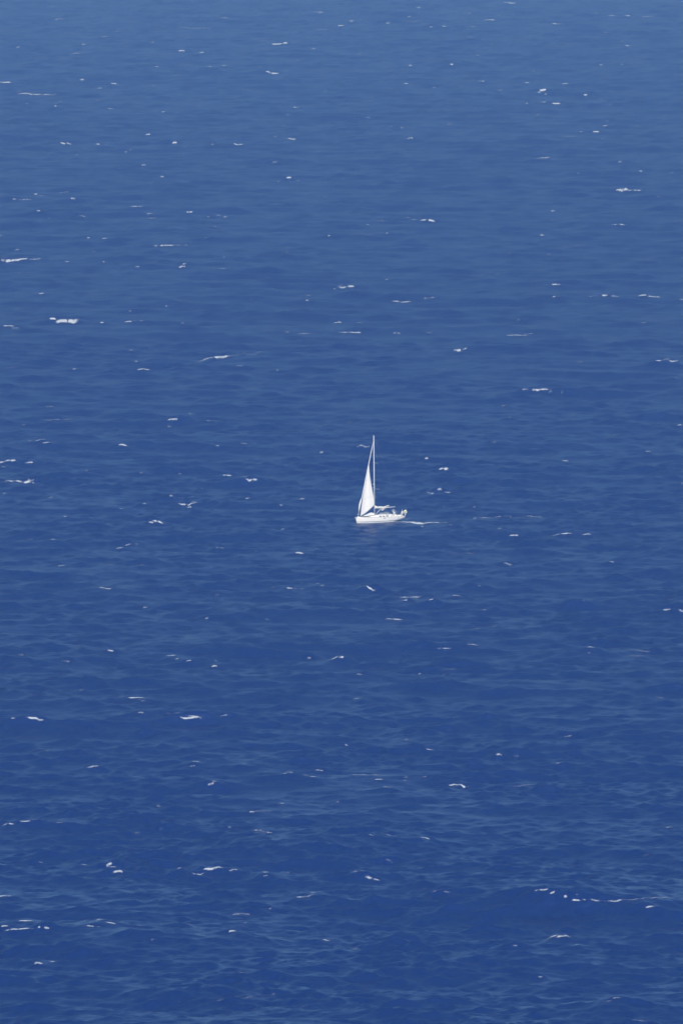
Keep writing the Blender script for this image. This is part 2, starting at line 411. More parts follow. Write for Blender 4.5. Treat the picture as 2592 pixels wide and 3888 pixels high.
# ------------------------------------------------------------------ whitecaps: where they break in the photograph
# per tile of the photograph: x y width height density [tilt]
TILE = 1296.0 / 1568.0
CAPS_TXT = {
(0, 0): """244,31,10,5,4 276,87,28,6,8 388,204,20,8,8 352,245,26,5,5 84,216,14,5,2 484,168,24,5,3 498,176,6,4,3 1028,82,20,7,9 792,44,8,4,2 1316,52,12,5,3 1464,53,40,6,1 1480,136,40,7,3 1562,120,12,10,8 1280,201,50,12,7 1340,197,20,10,4 1436,224,14,8,6 1470,174,6,5,3 1212,185,10,6,3 1184,178,8,5,2 862,165,14,5,3 836,234,24,7,6 926,240,16,7,6 882,128,120,5,1 720,305,18,5,4 962,306,14,5,5 1030,301,18,8,4 1370,276,16,6,3 1240,331,26,6,6 1266,333,18,7,5 1324,322,6,5,5 808,344,28,5,3 635,347,6,5,4 704,393,14,6,3 378,365,12,7,6 72,360,12,4,3 20,379,42,7,9 528,385,20,8,9 456,406,24,4,4 496,411,10,4,2 572,412,8,5,3 170,432,120,12,3 256,486,8,9,8 279,466,6,5,3 447,460,10,6,4 398,510,6,5,2 508,500,16,6,2 751,513,10,5,6 906,487,30,6,2 838,486,8,6,2 1358,492,16,8,5 846,550,8,6,2 1495,570,6,5,4 680,617,14,6,7 642,616,12,5,3 800,636,10,6,4 800,655,16,6,7 1334,637,36,12,7 1266,628,10,14,3 287,657,22,8,9 316,660,18,6,8,-3 449,661,14,6,6 488,666,8,4,4 474,657,6,5,4 1095,663,30,6,6,-3 976,663,10,5,3 598,690,8,5,3 350,712,12,6,5 454,711,10,5,3 1468,690,8,5,3 1262,743,14,5,5 658,759,16,8,4 744,812,12,8,6 1327,814,18,8,9 1278,832,8,6,5 1372,830,16,5,3 1540,786,10,5,3 307,828,8,5,3 162,891,14,7,7 192,897,28,5,4 334,911,14,7,5 390,910,16,6,5 110,915,50,10,3 68,915,10,6,3 286,884,50,5,2 714,926,10,5,2 1496,904,8,6,6 626,948,40,6,7 870,976,26,11,9 688,980,24,12,3 684,1002,70,5,3 956,994,10,6,5 1002,989,18,5,3 1034,996,12,7,5 178,967,10,6,7 225,1003,8,5,4 376,993,24,4,3 444,1022,8,6,3 497,1027,6,6,3 988,1041,10,5,6 1358,1053,10,4,4 1386,1054,8,4,4 8,1081,16,6,9 408,1092,8,7,7 480,1094,18,7,6 1512,1080,8,6,5 780,1126,110,10,6 860,1130,20,5,3 618,1126,8,5,4 80,1146,12,6,5 1320,1137,8,8,4 1318,1159,10,5,4 22,1138,8,4,3""",
(1296, 0): """354,34,10,7,6 770,12,42,6,8 630,13,8,5,3 313,76,12,5,4 580,58,30,6,2 692,91,76,9,9,2 560,90,50,4,1 324,97,44,5,3 48,98,16,7,7 6,120,14,6,6 213,107,10,8,3 474,120,12,7,5 606,121,18,5,3 985,109,30,8,7,-2 794,132,20,8,9 600,169,26,5,4 1168,60,10,10,2 1240,70,26,6,2 1310,70,16,6,4 1400,75,40,6,2 1214,149,14,5,3 1316,211,16,7,7 1286,190,8,5,3 990,213,10,5,3 571,207,6,5,4 625,255,10,6,4 82,248,16,6,5 193,284,8,5,4 316,299,12,7,7 404,272,16,4,2 505,294,10,7,7 1192,298,12,6,5 1286,295,6,5,3 879,328,8,6,4 1211,356,8,6,4 640,373,24,6,9 851,380,14,5,4 1025,385,22,7,9 295,386,20,7,6 326,391,20,4,3 426,402,8,6,4 732,413,24,6,2 928,409,22,8,8 904,424,12,5,6 936,431,8,4,5 1117,420,8,5,4 1118,435,10,6,8 850,475,20,7,8 925,469,18,10,3 983,477,26,10,8 545,459,6,5,4 1192,457,8,6,3 1232,480,8,5,3 902,527,8,6,4 806,540,8,5,4 494,570,20,5,3 277,584,8,6,6 228,582,8,5,3 1218,556,10,4,3 1211,577,18,7,7 1356,580,14,6,4 1167,604,18,8,9 1098,605,12,6,5 1196,637,8,6,6 1070,626,110,7,3,2 313,636,22,8,9 120,537,20,6,1 924,725,50,16,5,8 966,731,10,7,4 51,726,6,5,4 1276,743,10,7,6 1316,726,6,5,3 1372,785,12,9,8 1086,797,10,5,4 711,795,5,9,4 260,798,10,5,2 1384,827,8,5,3 1288,871,38,14,9,3 1324,875,12,5,8 1358,876,28,5,7 8,823,8,4,3 51,825,6,4,3 973,968,14,9,8 964,1011,10,5,5 986,1011,8,4,4 1092,1012,20,4,2 337,1008,18,5,7,-2 374,1012,20,5,9 412,1013,18,6,9 165,1014,70,5,3 120,1030,10,6,4 210,1071,8,7,7 100,1075,80,4,2 922,1078,14,10,9 1250,1034,16,7,8 1288,1031,22,7,9,-2 1534,1018,8,6,5 1515,794,16,4,3 1455,903,12,4,2 744,883,6,5,3 1100,1129,44,5,5 1020,1133,20,4,3 776,1162,16,5,5 950,1170,16,5,4 1076,1169,12,4,3""",
(0, 972): """70,15,84,9,8 160,12,36,5,5 20,12,20,5,5 470,26,52,10,9,-2 310,26,14,5,4 630,49,14,6,6 833,47,24,8,9,2 850,33,16,5,6 978,54,12,5,5 1030,58,28,4,6 1030,2,8,5,5 700,30,36,4,3 88,79,8,6,5 27,110,8,6,5 188,171,18,6,8 766,230,8,6,5 598,254,8,5,4 1156,200,8,6,4 1252,150,8,8,5 1412,180,24,5,5 1410,201,12,6,7 1536,151,8,6,5 1562,142,10,8,4 240,291,24,7,9,-1 313,294,72,14,9 364,295,14,4,6 472,305,14,6,8 590,301,22,6,8 656,296,18,6,5 622,301,10,4,4 839,307,12,5,5 1550,304,22,9,9 38,323,36,7,5 78,327,30,4,3 59,367,8,6,5 1318,350,16,5,7 1396,356,32,6,7 1424,358,16,4,4 600,432,14,6,5 998,463,116,17,8,24 1140,452,60,6,3 1188,443,22,7,4 626,484,8,6,6 343,519,12,6,5,2 652,524,26,6,6,1 676,526,16,5,6 1100,505,24,6,4,1 1274,524,4,9,7 1468,450,8,5,4 1194,588,8,5,5 946,385,8,5,4 60,514,50,5,2 230,690,24,5,3 280,748,140,6,2 880,725,22,6,4 795,750,30,8,6 778,784,14,8,3 955,756,16,6,6 1396,717,16,5,5 1302,735,20,4,3 186,849,30,7,7 218,855,40,7,8,-4 137,850,12,4,5 566,867,30,8,9,-2 990,870,22,5,7 1120,860,20,7,5 1160,863,24,4,3 1476,901,12,7,7 30,943,68,9,9,-1 134,951,22,7,8 16,967,10,5,5 85,1030,90,8,7,-2 150,1036,40,4,3 20,1024,30,5,3 398,986,8,6,5 653,996,12,7,7 825,999,8,5,4 1038,1008,34,8,9,-4 1120,1018,24,6,6,-2 1156,1021,36,6,7 233,1108,14,6,6 22,1090,12,6,5 520,1131,16,6,5 556,1161,12,6,5,-2 664,1137,14,7,6 788,1100,12,6,5,-1 858,1134,50,6,7,-2 892,1139,14,6,5 870,1152,14,7,8 884,1105,8,5,5 928,1069,6,5,5 1142,1114,18,6,5 1384,1116,18,5,7 1290,1145,10,5,4""",
(1296, 972): """16,142,50,12,6 130,17,8,6,5 208,107,12,6,6 78,306,24,9,4 38,350,62,9,9,3 236,212,10,6,6 280,209,52,8,7,2 404,192,34,16,3,5 256,353,24,7,8 398,352,22,4,5 442,355,8,4,3 144,358,10,5,3 651,85,10,5,6 714,82,8,6,4 985,130,42,10,9,-2 985,185,22,5,5 896,189,14,5,3 1142,188,14,5,5 1165,187,8,5,6 1208,183,16,9,9 1254,187,30,5,5 1380,182,26,6,7 1438,188,34,8,9,-2 1562,198,14,6,5 654,238,10,6,4 808,364,70,8,6 860,358,26,5,3 686,368,12,5,4 538,428,40,14,6,12 1098,485,18,7,6 1454,480,42,6,9 1490,479,16,6,8 1522,480,30,8,9 1536,559,14,5,6 1386,306,20,6,4 920,610,54,9,9,-4 844,613,18,7,5 1010,629,8,7,6 746,688,14,6,6,2 772,743,8,5,5 102,874,50,9,4,6 350,916,10,6,5 390,927,10,7,7 252,919,10,5,4 699,855,12,6,5 686,909,8,5,4 948,934,8,6,5 1024,941,22,8,6,-1 468,978,26,10,9,2 1408,898,22,7,7 1552,775,18,7,6,2 1012,833,12,6,4 445,1074,22,7,6,2 408,1083,40,6,5,2 470,1085,50,6,6 1564,1043,10,6,6 1506,944,10,5,3 606,1152,10,5,5 474,1151,8,5,5 36,764,16,6,4 1255,823,20,5,3""",
(0, 1944): """300,19,10,7,8 447,32,12,5,4 696,50,14,6,8 730,50,34,6,9 1300,78,10,6,4 243,126,20,5,8 142,125,12,5,4 88,138,14,5,5 124,128,6,5,4 592,148,22,5,5 625,150,14,4,4 551,164,22,6,7 806,150,16,5,5 1006,163,26,6,8 1176,180,8,6,4 1370,186,30,9,8,-3 1428,193,16,4,4 288,247,22,6,6 504,241,26,6,6 652,244,26,7,9 556,243,40,3,2 465,346,70,8,5,1 998,381,10,6,5 1328,349,18,9,7 1368,353,40,6,3 1480,338,12,9,5 1258,345,16,6,4 668,438,14,8,4,2 950,487,10,6,5 674,541,8,7,4 1226,493,12,8,3 509,637,20,5,8,-1 97,657,18,6,7,-1 785,661,24,8,8,-3 814,674,14,6,6,-2 870,684,16,7,7,4 985,709,18,7,7,-2 994,686,10,5,4 1418,667,8,6,6 1536,682,18,6,9 1562,682,8,5,8 352,821,36,5,6 355,845,12,6,4 624,852,48,7,9,-4 658,870,12,5,5 560,849,12,5,4 1240,811,12,5,4 648,919,16,7,8 485,914,12,7,5 886,933,60,6,7 888,948,40,5,5,-2 772,926,8,5,4 816,927,22,4,4 1010,941,50,4,3 62,948,16,6,6 152,953,38,8,9,-5 190,965,18,6,6 1284,1037,14,6,4 218,1097,8,6,5 36,1107,12,6,4 902,1155,28,7,8,1 884,1170,16,5,7 430,1169,40,7,5 1120,1160,14,6,3 300,684,30,6,3 1460,330,10,8,3""",
(1296, 1944): """728,77,16,5,6 785,107,30,6,8 987,109,18,6,7,1 1034,101,34,6,7 1124,102,30,6,8 950,118,10,8,4 880,22,60,7,4 640,27,70,8,4 126,350,42,6,9,2 70,335,12,6,4 336,390,110,18,5,10 288,404,16,5,8 412,402,18,5,8 528,387,36,9,5 240,492,50,7,6 588,542,20,6,9 624,536,20,5,6,1 712,521,28,7,5 918,559,8,6,5 470,627,40,5,5 600,608,40,6,5 1062,401,12,7,7 1112,408,10,6,5 1240,229,16,7,7 1500,449,30,8,8,-3 1556,456,14,8,8 1504,401,28,5,4 1142,625,20,8,9 1136,650,6,5,5 1350,635,80,6,3 1340,662,90,6,2 492,722,50,5,3 462,748,10,7,4 362,742,10,6,4 80,856,30,7,5 80,745,16,7,4 300,1047,16,6,7 404,1091,24,5,7 720,1113,20,7,8 802,1121,14,5,4 1460,852,26,6,4 1248,932,24,6,3 26,1068,10,6,5 1004,1150,30,6,5 1040,1028,30,5,3 1280,1140,30,6,3 634,338,12,6,5 652,450,24,6,3 134,87,40,6,1 4,682,8,8,8 560,188,150,5,2 760,240,30,9,3 500,59,8,5,7 368,60,8,5,8""",
(0, 2916): """970,80,18,8,8,2 985,73,18,6,6,-2 1300,26,70,8,6 1330,19,24,5,7 1437,41,20,6,7 1464,11,30,5,6 1390,33,50,5,3 1222,17,8,5,6 727,176,14,6,4 1290,163,14,6,9 1546,157,12,6,7 1156,200,18,6,8 1200,198,80,4,4 45,257,46,5,7 117,253,32,5,8 158,247,22,5,7 275,252,20,10,7 1056,272,10,7,4 1180,287,40,9,4,-3 1220,293,50,5,3 760,243,20,7,3 630,297,18,7,3 504,446,16,9,7,5 522,466,34,12,9,-4 545,482,28,10,9,-3 312,443,8,6,6 390,446,20,6,6 188,433,12,6,4 12,443,20,5,6 824,466,16,4,7 851,466,8,6,7 905,481,60,5,7 958,477,46,10,9,2 1005,455,44,6,8 1074,478,20,5,8 1060,487,12,5,6 1220,488,20,7,7,-1 1220,500,14,4,6 1320,484,14,6,5 722,491,20,4,4 20,588,44,9,7 1404,590,50,10,5,3 1440,577,20,8,5 1100,670,80,16,2,10 1127,711,8,6,5 1238,645,10,8,3 122,702,42,9,9 90,735,80,6,9,-1 24,739,20,6,8 182,745,8,6,6 215,749,12,7,7 453,706,34,8,8 508,716,30,6,8 424,730,46,5,6,-1 580,742,14,5,5 870,718,20,4,4 1067,748,22,9,9,-1 1500,791,24,5,7 706,786,12,6,4,-1 180,899,26,9,9 240,897,14,7,6 1105,941,12,5,5 1150,1052,50,7,3 1012,1062,14,10,3""",
(1296, 2916): """110,32,110,12,4,-3 170,52,26,5,8,1 207,88,22,6,8 290,58,16,6,4 540,76,52,6,9,-1 350,42,90,6,2,4 830,78,80,8,2 1505,273,24,6,6 136,307,16,5,6 307,323,12,6,6,1 382,325,32,5,7 218,312,14,5,4 66,487,12,7,8 102,490,16,5,7 142,513,38,7,8,-4 382,550,8,6,5 425,571,16,5,6 482,573,24,5,5 894,578,8,7,7 928,582,24,7,7,-4 970,591,16,6,6 1028,610,8,6,7 1074,618,26,5,8,-1 1135,591,56,6,7 1330,597,240,6,5,3 1480,587,50,5,4,2 1416,644,26,7,9 1450,645,20,4,5 966,787,40,9,8 1004,792,26,8,8,-1 1040,788,32,14,6,4 1078,811,14,6,7 798,817,10,5,6 930,474,8,6,5 60,833,14,9,5 912,961,14,6,8 1264,1065,24,5,6 1230,1078,14,5,5 365,362,8,5,5 1400,400,14,6,3 220,420,26,8,2 1370,1162,50,8,3,-3""",
}
caps = []
for (ox, oy), txt in CAPS_TXT.items():
    for tok in txt.split():
        v = [float(t) for t in tok.split(',')] + [0.0]
        caps.append(dict(px=ox + v[0] * TILE, py=oy + v[1] * TILE, w=v[2] * TILE, h=v[3] * TILE, b=v[4], tilt=v[5] * TILE))

def find_on_waves(px, py, lift=0.0):
    """Parameter point of the visible bit of sea that lies in the direction of a photograph pixel."""
    x0, y0 = on_sea(px, py)
    ys = np.arange(y0 - 26, y0 + 26, 0.3)
    xs = np.full_like(ys, 0.0) + x0 * ys / y0
    X, Y, Z = surf(xs, ys)
    _, pv = project(X, Y, Z + lift)
    run = np.minimum.accumulate(pv)
    vis = pv <= run + 0.5
    d = np.abs(pv - py) + np.where(vis, 0, 1e6)
    i = int(np.argmin(d))
    return xs[i] - (X[i] - xs[i]), ys[i]

def cap_place(c):
    wm = c['w'] / FPX * math.hypot(CAM_H, on_sea(c['px'], c['py'])[1])
    c['amp'] = min(0.12 + 0.035 * c['b'] + 0.03 * wm, 0.6) if c['b'] >= 5 else 0.0
    return cap_fit(c, c['amp'])
def cap_fit(c, lift):
    c['q'] = find_on_waves(c['px'], c['py'], lift)
    c['dist'] = math.hypot(CAM_H, c['q'][1])
    c['wm'] = c['w'] / FPX * c['dist']
    c['hm'] = c['h'] / FPX * c['dist']
    c['sin'] = CAM_H / c['dist']
    c['skew'] = max(-2.5, min(2.5, c['tilt'] / c['w'] / c['sin'] * 0.8)) * min(1.0, c['wm'] / 2.5) if c['tilt'] else 0.0
    return c
for c in caps:
    cap_place(c)
for c in caps:
    if c['amp']:
        add_ridge(c['q'][0], c['q'][1], max(2.2, c['wm'] * 1.7), 1.6, 3.6, c['amp'], c['skew'])

flatten_waves()

# ------------------------------------------------------------------ the sea: mesh
def build_sea():
    V, F, base = [], [], 0
    for b in BANDS:
        xx, yy = np.meshgrid(b.x, b.y)
        V.append(np.stack([xx + b.sx, yy + b.sy, b.h + b.hs], -1).reshape(-1, 3))
        ny, nx = xx.shape
        i = (np.arange(ny - 1)[:, None] * nx + np.arange(nx - 1)[None, :]).ravel() + base
        F.append(np.stack([i, i + 1, i + nx + 1, i + nx], -1))
        base += nx * ny
    FAR = 42000.0
    rects = [(-FAR, -2000.0, FAR, BANDS[0].y[0])]
    ends = [BANDS[1].y[0], BANDS[2].y[0], BANDS[2].y[-1]]
    starts = [BANDS[0].y[0], BANDS[1].y[0], BANDS[2].y[0]]
    for b, y0, y1 in zip(BANDS, starts, ends):
        rects.append((-FAR, y0, b.x[0], y1))
        rects.append((b.x[-1], y0, FAR, y1))
    rects.append((-FAR, ends[-1], FAR, FAR))
    for x0, y0, x1, y1 in rects:
        V.append(np.array([(x0, y0, 0), (x1, y0, 0), (x1, y1, 0), (x0, y1, 0)], float))
        F.append(np.array([[base, base + 1, base + 2, base + 3]]))
        base += 4
    rough = np.concatenate([b.rough.ravel() for b in BANDS] + [np.full(4 * len(rects), 0.6)]).astype(np.float32)
    V = np.concatenate(V).astype(np.float32)
    F = np.concatenate(F).astype(np.int32)
    me = bpy.data.meshes.new('sea')
    me.vertices.add(len(V))
    me.vertices.foreach_set('co', V.ravel())
    me.loops.add(F.size)
    me.loops.foreach_set('vertex_index', F.ravel())
    me.polygons.add(len(F))
    me.polygons.foreach_set('loop_start', np.arange(0, F.size, 4, dtype=np.int32))
    me.polygons.foreach_set('use_smooth', np.ones(len(F), bool))
    me.update(calc_edges=True)
    at = me.attributes.new('ripple_roughness', 'FLOAT', 'POINT')
    at.data.foreach_set('value', rough)
    me.materials.append(M['sea'])
    return me
sea = obj('sea', build_sea())
sea['kind'] = 'structure'
sea['label'] = 'deep blue open sea with wind waves and whitecaps'

# ------------------------------------------------------------------ foam
def smooth_noise(n, rnd, step):
    m = max(2, int(n / step) + 2)
    pts = [rnd.random() for _ in range(m + 1)]
    out = []
    for i in range(n):
        t = i / step
        k = min(int(t), m - 1)
        f = t - k
        f = f * f * (3 - 2 * f)
        out.append(pts[k] * (1 - f) + pts[min(k + 1, m)] * f)
    return np.array(out)

def foam_grid(c, seed):
    """One breaking crest: a ragged sheet of foam along the crest, thick in the middle, fading at its edges."""
    rnd = random.Random(seed)
    W, b = c['wm'] * 1.85 + 0.20, c['b']
    nu = int(max(10, min(54, W / 0.16)))
    nv = 9
    depth = max(0.16, min(1.1, c['hm'] * 0.50 / (c['sin'] + 0.26)))
    rise = c['hm'] * 0.16
    u = np.linspace(-1, 1, nu); v = np.linspace(-1, 1, nv)
    pk = rnd.uniform(-.35, .35)
    env = np.clip(1 - np.abs((u - pk) / np.where(u > pk, 1 - pk, 1 + pk)), 0, 1)
    env = np.clip(env * 2.0, 0, 1) ** 1.3 * .72 + env * .28          # a bright core with faint streaks running out along the crest
    lump = smooth_noise(nu, rnd, max(2.0, 0.55 / (W / nu)))
    lump2 = smooth_noise(nu, rnd, 1.7)
    thick_u = env * (0.55 + 0.75 * lump + 0.35 * lump2)
    if W > 2.0:
        thick_u = thick_u - 0.45 * (lump < .35) * (0.35 - lump) / .35
    shift = (smooth_noise(nu, rnd, max(2.0, 0.9 / (W / nu))) - .5) * depth * 0.6
    prof = np.where(v < 0, 1 - np.abs(v) ** 2.2, (1 - v) ** .9)          # steep at the front, trailing off behind
    jit = np.array([[rnd.random() for _ in range(nu)] for _ in range(nv)])
    thick = np.clip(prof[:, None] * thick_u[None, :] * (0.75 + 0.5 * jit), 0, 1.2)
    z = rise * thick + 0.03
    thick = thick * (0.22 + 0.76 * (b / 9.0) ** 1.3 + 0.22 * min(1.0, max(0.0, (c['dist'] - 1900) / 2000))) * min(1.0, 0.72 + 0.3 * c['wm'] / 1.5)
    qx = c['q'][0] + u[None, :] * W / 2 + 0 * v[:, None]
    line = c['q'][1] + c['skew'] * (u * W / 2)
    if c['wm'] > 1.6 and 'px' in c:               # a long crest: shifted in depth until it projects onto its line of image pixels
        ty = c['py'] - u * c['tilt'] / 2
        for _ in range(5):
            X, Y, Z = surf(qx[0], line)
            _, pv = project(X, Y, Z + rise * .5)
            step = np.clip((pv - ty) / (FPX * c['sin'] / c['dist']), -2, 2)
            if nu > 12:
                step = np.convolve(np.pad(step, 3, mode='edge'), np.ones(7) / 7, 'valid')
            line = line + 0.6 * step
        line = np.clip(line, c['q'][1] - 6 - abs(c['skew']) * W / 2, c['q'][1] + 6 + abs(c['skew']) * W / 2)
    qy = line[None, :] + shift[None, :] + v[:, None] * depth
    X, Y, Z = surf(qx.ravel(), qy.ravel())
    P = np.stack([X, Y, Z + z.ravel()], -1)
    i = (np.arange(nv - 1)[:, None] * nu + np.arange(nu - 1)[None, :]).ravel()
    F = np.stack([i, i + 1, i + nu + 1, i + nu], -1)
    return P, F, thick.ravel()

def foam_mesh(name, P, F, T):
    me = bpy.data.meshes.new(name)
    me.from_pydata(P.tolist(), [], F.tolist())
    me.polygons.foreach_set('use_smooth', [True] * len(me.polygons))
    at = me.attributes.new('thickness', 'FLOAT', 'POINT')
    at.data.foreach_set('value', np.asarray(T, np.float32))
    me.materials.append(M['foam'])
    return me

def foam_object(name, c, seed):
    P, F, T = foam_grid(c, seed)
    org = np.array([c['q'][0], c['q'][1], 0.0])
    o = obj(name, foam_mesh(name, P - org, F, T), None, sea)
    o.location = org
    return o

caps.sort(key=lambda c: -c['w'] * c['h'] * (c['b'] + 1))
for i, c in enumerate(caps[:300]):
    foam_object('whitecap', c, 100 + i)
# the smallest ones, and flecks beyond count
rnd = random.Random(5)
flecks = caps[300:]
for k in range(160):
    px, py = rnd.random() * SW, rnd.random() ** 1.15 * SH
    flecks.append(cap_fit(dict(px=px, py=py, w=rnd.uniform(4, 14), h=rnd.uniform(2.5, 4), b=rnd.choice((1, 1, 2, 2, 3)), tilt=0.0), 0.0))
Ps, Fs, Ts, base = [], [], [], 0
for i, c in enumerate(flecks):
    P, F, T = foam_grid(c, 900 + i)
    Ps.append(P); Fs.append(F + base); Ts.append(T); base += len(P)
fl = obj('foam_flecks', foam_mesh('foam_flecks', np.concatenate(Ps), np.concatenate(Fs), np.concatenate(Ts)), None, sea)
fl['kind'] = 'stuff'

# the yacht's wake: a thin bright line of foam astern, then scraps of it
for i, (px, py, w, h, b) in enumerate(((1515, 1981.5, 50, 9, 6), (1540, 1982, 50, 9, 6), (1560, 1982, 40, 8, 6), (1578, 1983, 52, 10, 8), (1610, 1984, 50, 7, 5), (1640, 1984, 60, 8, 6), (1672, 1985.5, 40, 6, 4),
                                       (1546, 1970, 26, 6, 3), (1724, 1971, 16, 4, 4), (1930, 1966, 110, 4, 2))):
    foam_object('wake_foam', cap_fit(dict(px=px, py=py, w=w, h=h, b=b, tilt=0.0), 0.0), 2000 + i)

# ------------------------------------------------------------------ the yacht
def empty(name, loc=(0, 0, 0), rz=0.0):
    o = bpy.data.objects.new(name, None)
    o.location = loc
    o.rotation_euler = (0, 0, rz)
    o.empty_display_size = 1.0
    COL.objects.link(o)
    return o
ROOT = np.array([bx0, by0, 0.06])
yacht = empty('sailing_yacht', (bx0, by0, 0.06), math.pi + YAW)
yacht['label'] = 'white sailing yacht with jib set and mainsail stowed along its boom'
yacht['category'] = 'sailboat'

CAMP = np.array([0.0, 0.0, CAM_H])
def P(px, py, port=0.0):
    """Yacht coordinates (forward, port, up) of a photograph pixel at a given distance to port of the centreline."""
    A = np.stack([FWD, np.array([0, 0, 1.0]), -ray(px, py)], 1)
    s, z, t = np.linalg.solve(A, CAMP - ROOT - port * PORT)
    return Vector((s, port, z))

BOW, STERN = P(1349.5, 1964.5)[0], P(1539.0, 1957.0, 1.5)[0]
LOA = BOW - STERN
def lerp_tab(tab, t):
    for (a, va), (b_, vb) in zip(tab[:-1], tab[1:]):
        if t <= b_:
            f = (t - a) / (b_ - a)
            f = f * f * (3 - 2 * f) * .5 + f * .5
            return va + (vb - va) * f
    return tab[-1][1]
BEAM = [(0, 0.03), (.06, .50), (.15, 1.02), (.3, 1.52), (.45, 1.80), (.62, 1.88), (.8, 1.78), (.92, 1.62), (1, 1.50)]
SHEER = [(0, 1.30), (.25, 1.20), (.5, 1.10), (.75, 1.06), (1, 1.06)]
KEEL = [(0, -0.18), (.1, -.32), (.4, -.50), (.7, -.34), (.87, 0.02), (1, .34)]
def section(t):
    b, zs, zk = lerp_tab(BEAM, t), lerp_tab(SHEER, t), lerp_tab(KEEL, t)
    v = 1.25 - 0.65 * min(1, t / .4)              # fine, V-shaped bow; full stern
    out = []
    n = 13
    for i in range(n):
        a = math.pi / 2 * i / (n - 1)
        out.append((b * math.cos(a) ** v if i < n - 1 else 0.0, zs - (zs - zk) * math.sin(a) ** 1.05))
    return out
def sec_x(t, z):
    rake = 0.30 * max(0, 1 - t / .12) * (1.3 - z) / 1.3 if t < .12 else 0.0
    return BOW - LOA * t - rake
bm = bmesh.new()
rings = []
TS = [0, .02, .05, .09, .14, .2, .28, .36, .45, .54, .63, .72, .8, .87, .92, .96, 1.0]
for t in TS:
    s = section(t)
    rings.append([(sec_x(t, z), y, z) for y, z in s] + [(sec_x(t, z), -y, z) for y, z in s[-2::-1]])
vr = loft(bm, rings)
bm.faces.new(vr[-1])                               # transom
hull = obj('hull', bm, M['gelcoat'], yacht, True)
def hull_y(t, z):
    s = section(t)
    for (y0, z0), (y1, z1) in zip(s[:-1], s[1:]):
        if z1 <= z <= z0:
            return y0 + (y1 - y0) * (z0 - z) / max(1e-6, z0 - z1)
    return s[0][0]
# foam thrown up along the waterline
rnd = random.Random(21)
rr, bow_t = [], []
NB = 46
l1, l2 = smooth_noise(NB, rnd, 6), smooth_noise(NB, rnd, 2.2)
for k in range(NB):
    t = .005 + .80 * k / (NB - 1)
    f = k / (NB - 1)
    x, y = sec_x(t, 0.05), max(.04, hull_y(t, 0.05))
    hgt = (.02 + .07 * l1[k] + .06 * l2[k]) * (1 - .55 * f) * min(1, k / 3 + .3)
    wid = (.35 + .75 * l1[k] + .35 * l2[k]) * min(1, .35 + f * 4) * (1 - .3 * f)
    row = []
    for q in range(7):
        g = q / 6
        off = -.12 + (wid + .12) * g
        z = hgt * (1 - g ** 2.0) * (1 + .3 * rnd.uniform(-1, 1)) + .04 - .12 * (q == 6)
        row.append(ROOT + FWD * x + PORT * (y + off) + np.array([0, 0, z]))
        bow_t.append((1 - g ** 2.0) * (.95 + .4 * l1[k]) * min(1, (NB - 1 - k) / 8 + .1))
    rr.append(row)
i = (np.arange(NB - 1)[:, None] * 7 + np.arange(6)[None, :]).ravel()
obj('bow_wave', foam_mesh('bow_wave', np.array(rr).reshape(-1, 3), np.stack([i, i + 1, i + 8, i + 7], -1), bow_t), None, sea)
# boot stripe and rub rail follow the hull
def hull_band(name, zlo, zhi, t0, t1, mat, parent, off=0.012):
    bm = bmesh.new()
    for sgn in (1, -1):
        rr = []
        for k in range(25):
            t = t0 + (t1 - t0) * k / 24
            row = []
            for z in (zlo(t), (zlo(t) + zhi(t)) / 2, zhi(t)):
                row.append((sec_x(t, z) + (0.012 if t < .03 else 0), sgn * (hull_y(t, z) + off), z))
            rr.append(row)
        loft(bm, rr)
    o = obj(name, bm, mat, parent, True)
    sm = o.modifiers.new('thick', 'SOLIDIFY'); sm.thickness = 0.01; sm.offset = 0
    return o
hull_band('boot_stripe', lambda t: 0.19 + .03 * (1 - t), lambda t: 0.30 + .03 * (1 - t), 0.0, .88, M['stripe'], hull)
hull_band('rub_rail', lambda t: lerp_tab(SHEER, t) - .07, lambda t: lerp_tab(SHEER, t) - .01, 0.0, 1.0, M['gelcoat'], hull, .03)
# deck
bm = bmesh.new()
rr = []
for t in TS:
    b, z = lerp_tab(BEAM, t) * .985, lerp_tab(SHEER, t) - .035
    rr.append([(sec_x(t, z), b * k, z + .05 * (1 - k * k) * min(1, b)) for k in (-1, -.5, 0, .5, 1)])
loft(bm, rr)
deck = obj('deck', bm, M['deck'], yacht, True)
# bulwark toe rail
bm = bmesh.new()
for sgn in (1, -1):
    tube(bm, [(sec_x(t, 1.2), sgn * lerp_tab(BEAM, t) * .97, lerp_tab(SHEER, t) + .015) for t in TS], .028, 6)
obj('toe_rail', bm, M['metal'], yacht, True)

# coachroof: long low cabin running back into the cockpit coamings
def t_of(s):
    return (BOW - s) / LOA
CAB = [(2.35, .12, .03), (1.9, .42, .12), (1.0, .80, .27), (0.0, 1.02, .36), (-1.2, 1.16, .44), (-2.6, 1.22, .50), (-3.0, 1.22, .50)]
bm = bmesh.new()
rr = []
for s, w, h in CAB:
    z0 = lerp_tab(SHEER, t_of(s)) - .03
    prof = [(w, 0), (w * .97, h * .55), (w * .90, h * .88), (w * .70, h), (w * .35, h + .05), (0, h + .065)]
    prof = prof + [(-y, z) for y, z in prof[-2::-1]]
    rr.append([(s, y, z0 + z) for y, z in prof])
vr = loft(bm, rr)
bm.faces.new(vr[0]); bm.faces.new(vr[-1])
coach = obj('coachroof', bm, M['gelcoat'], yacht, True)
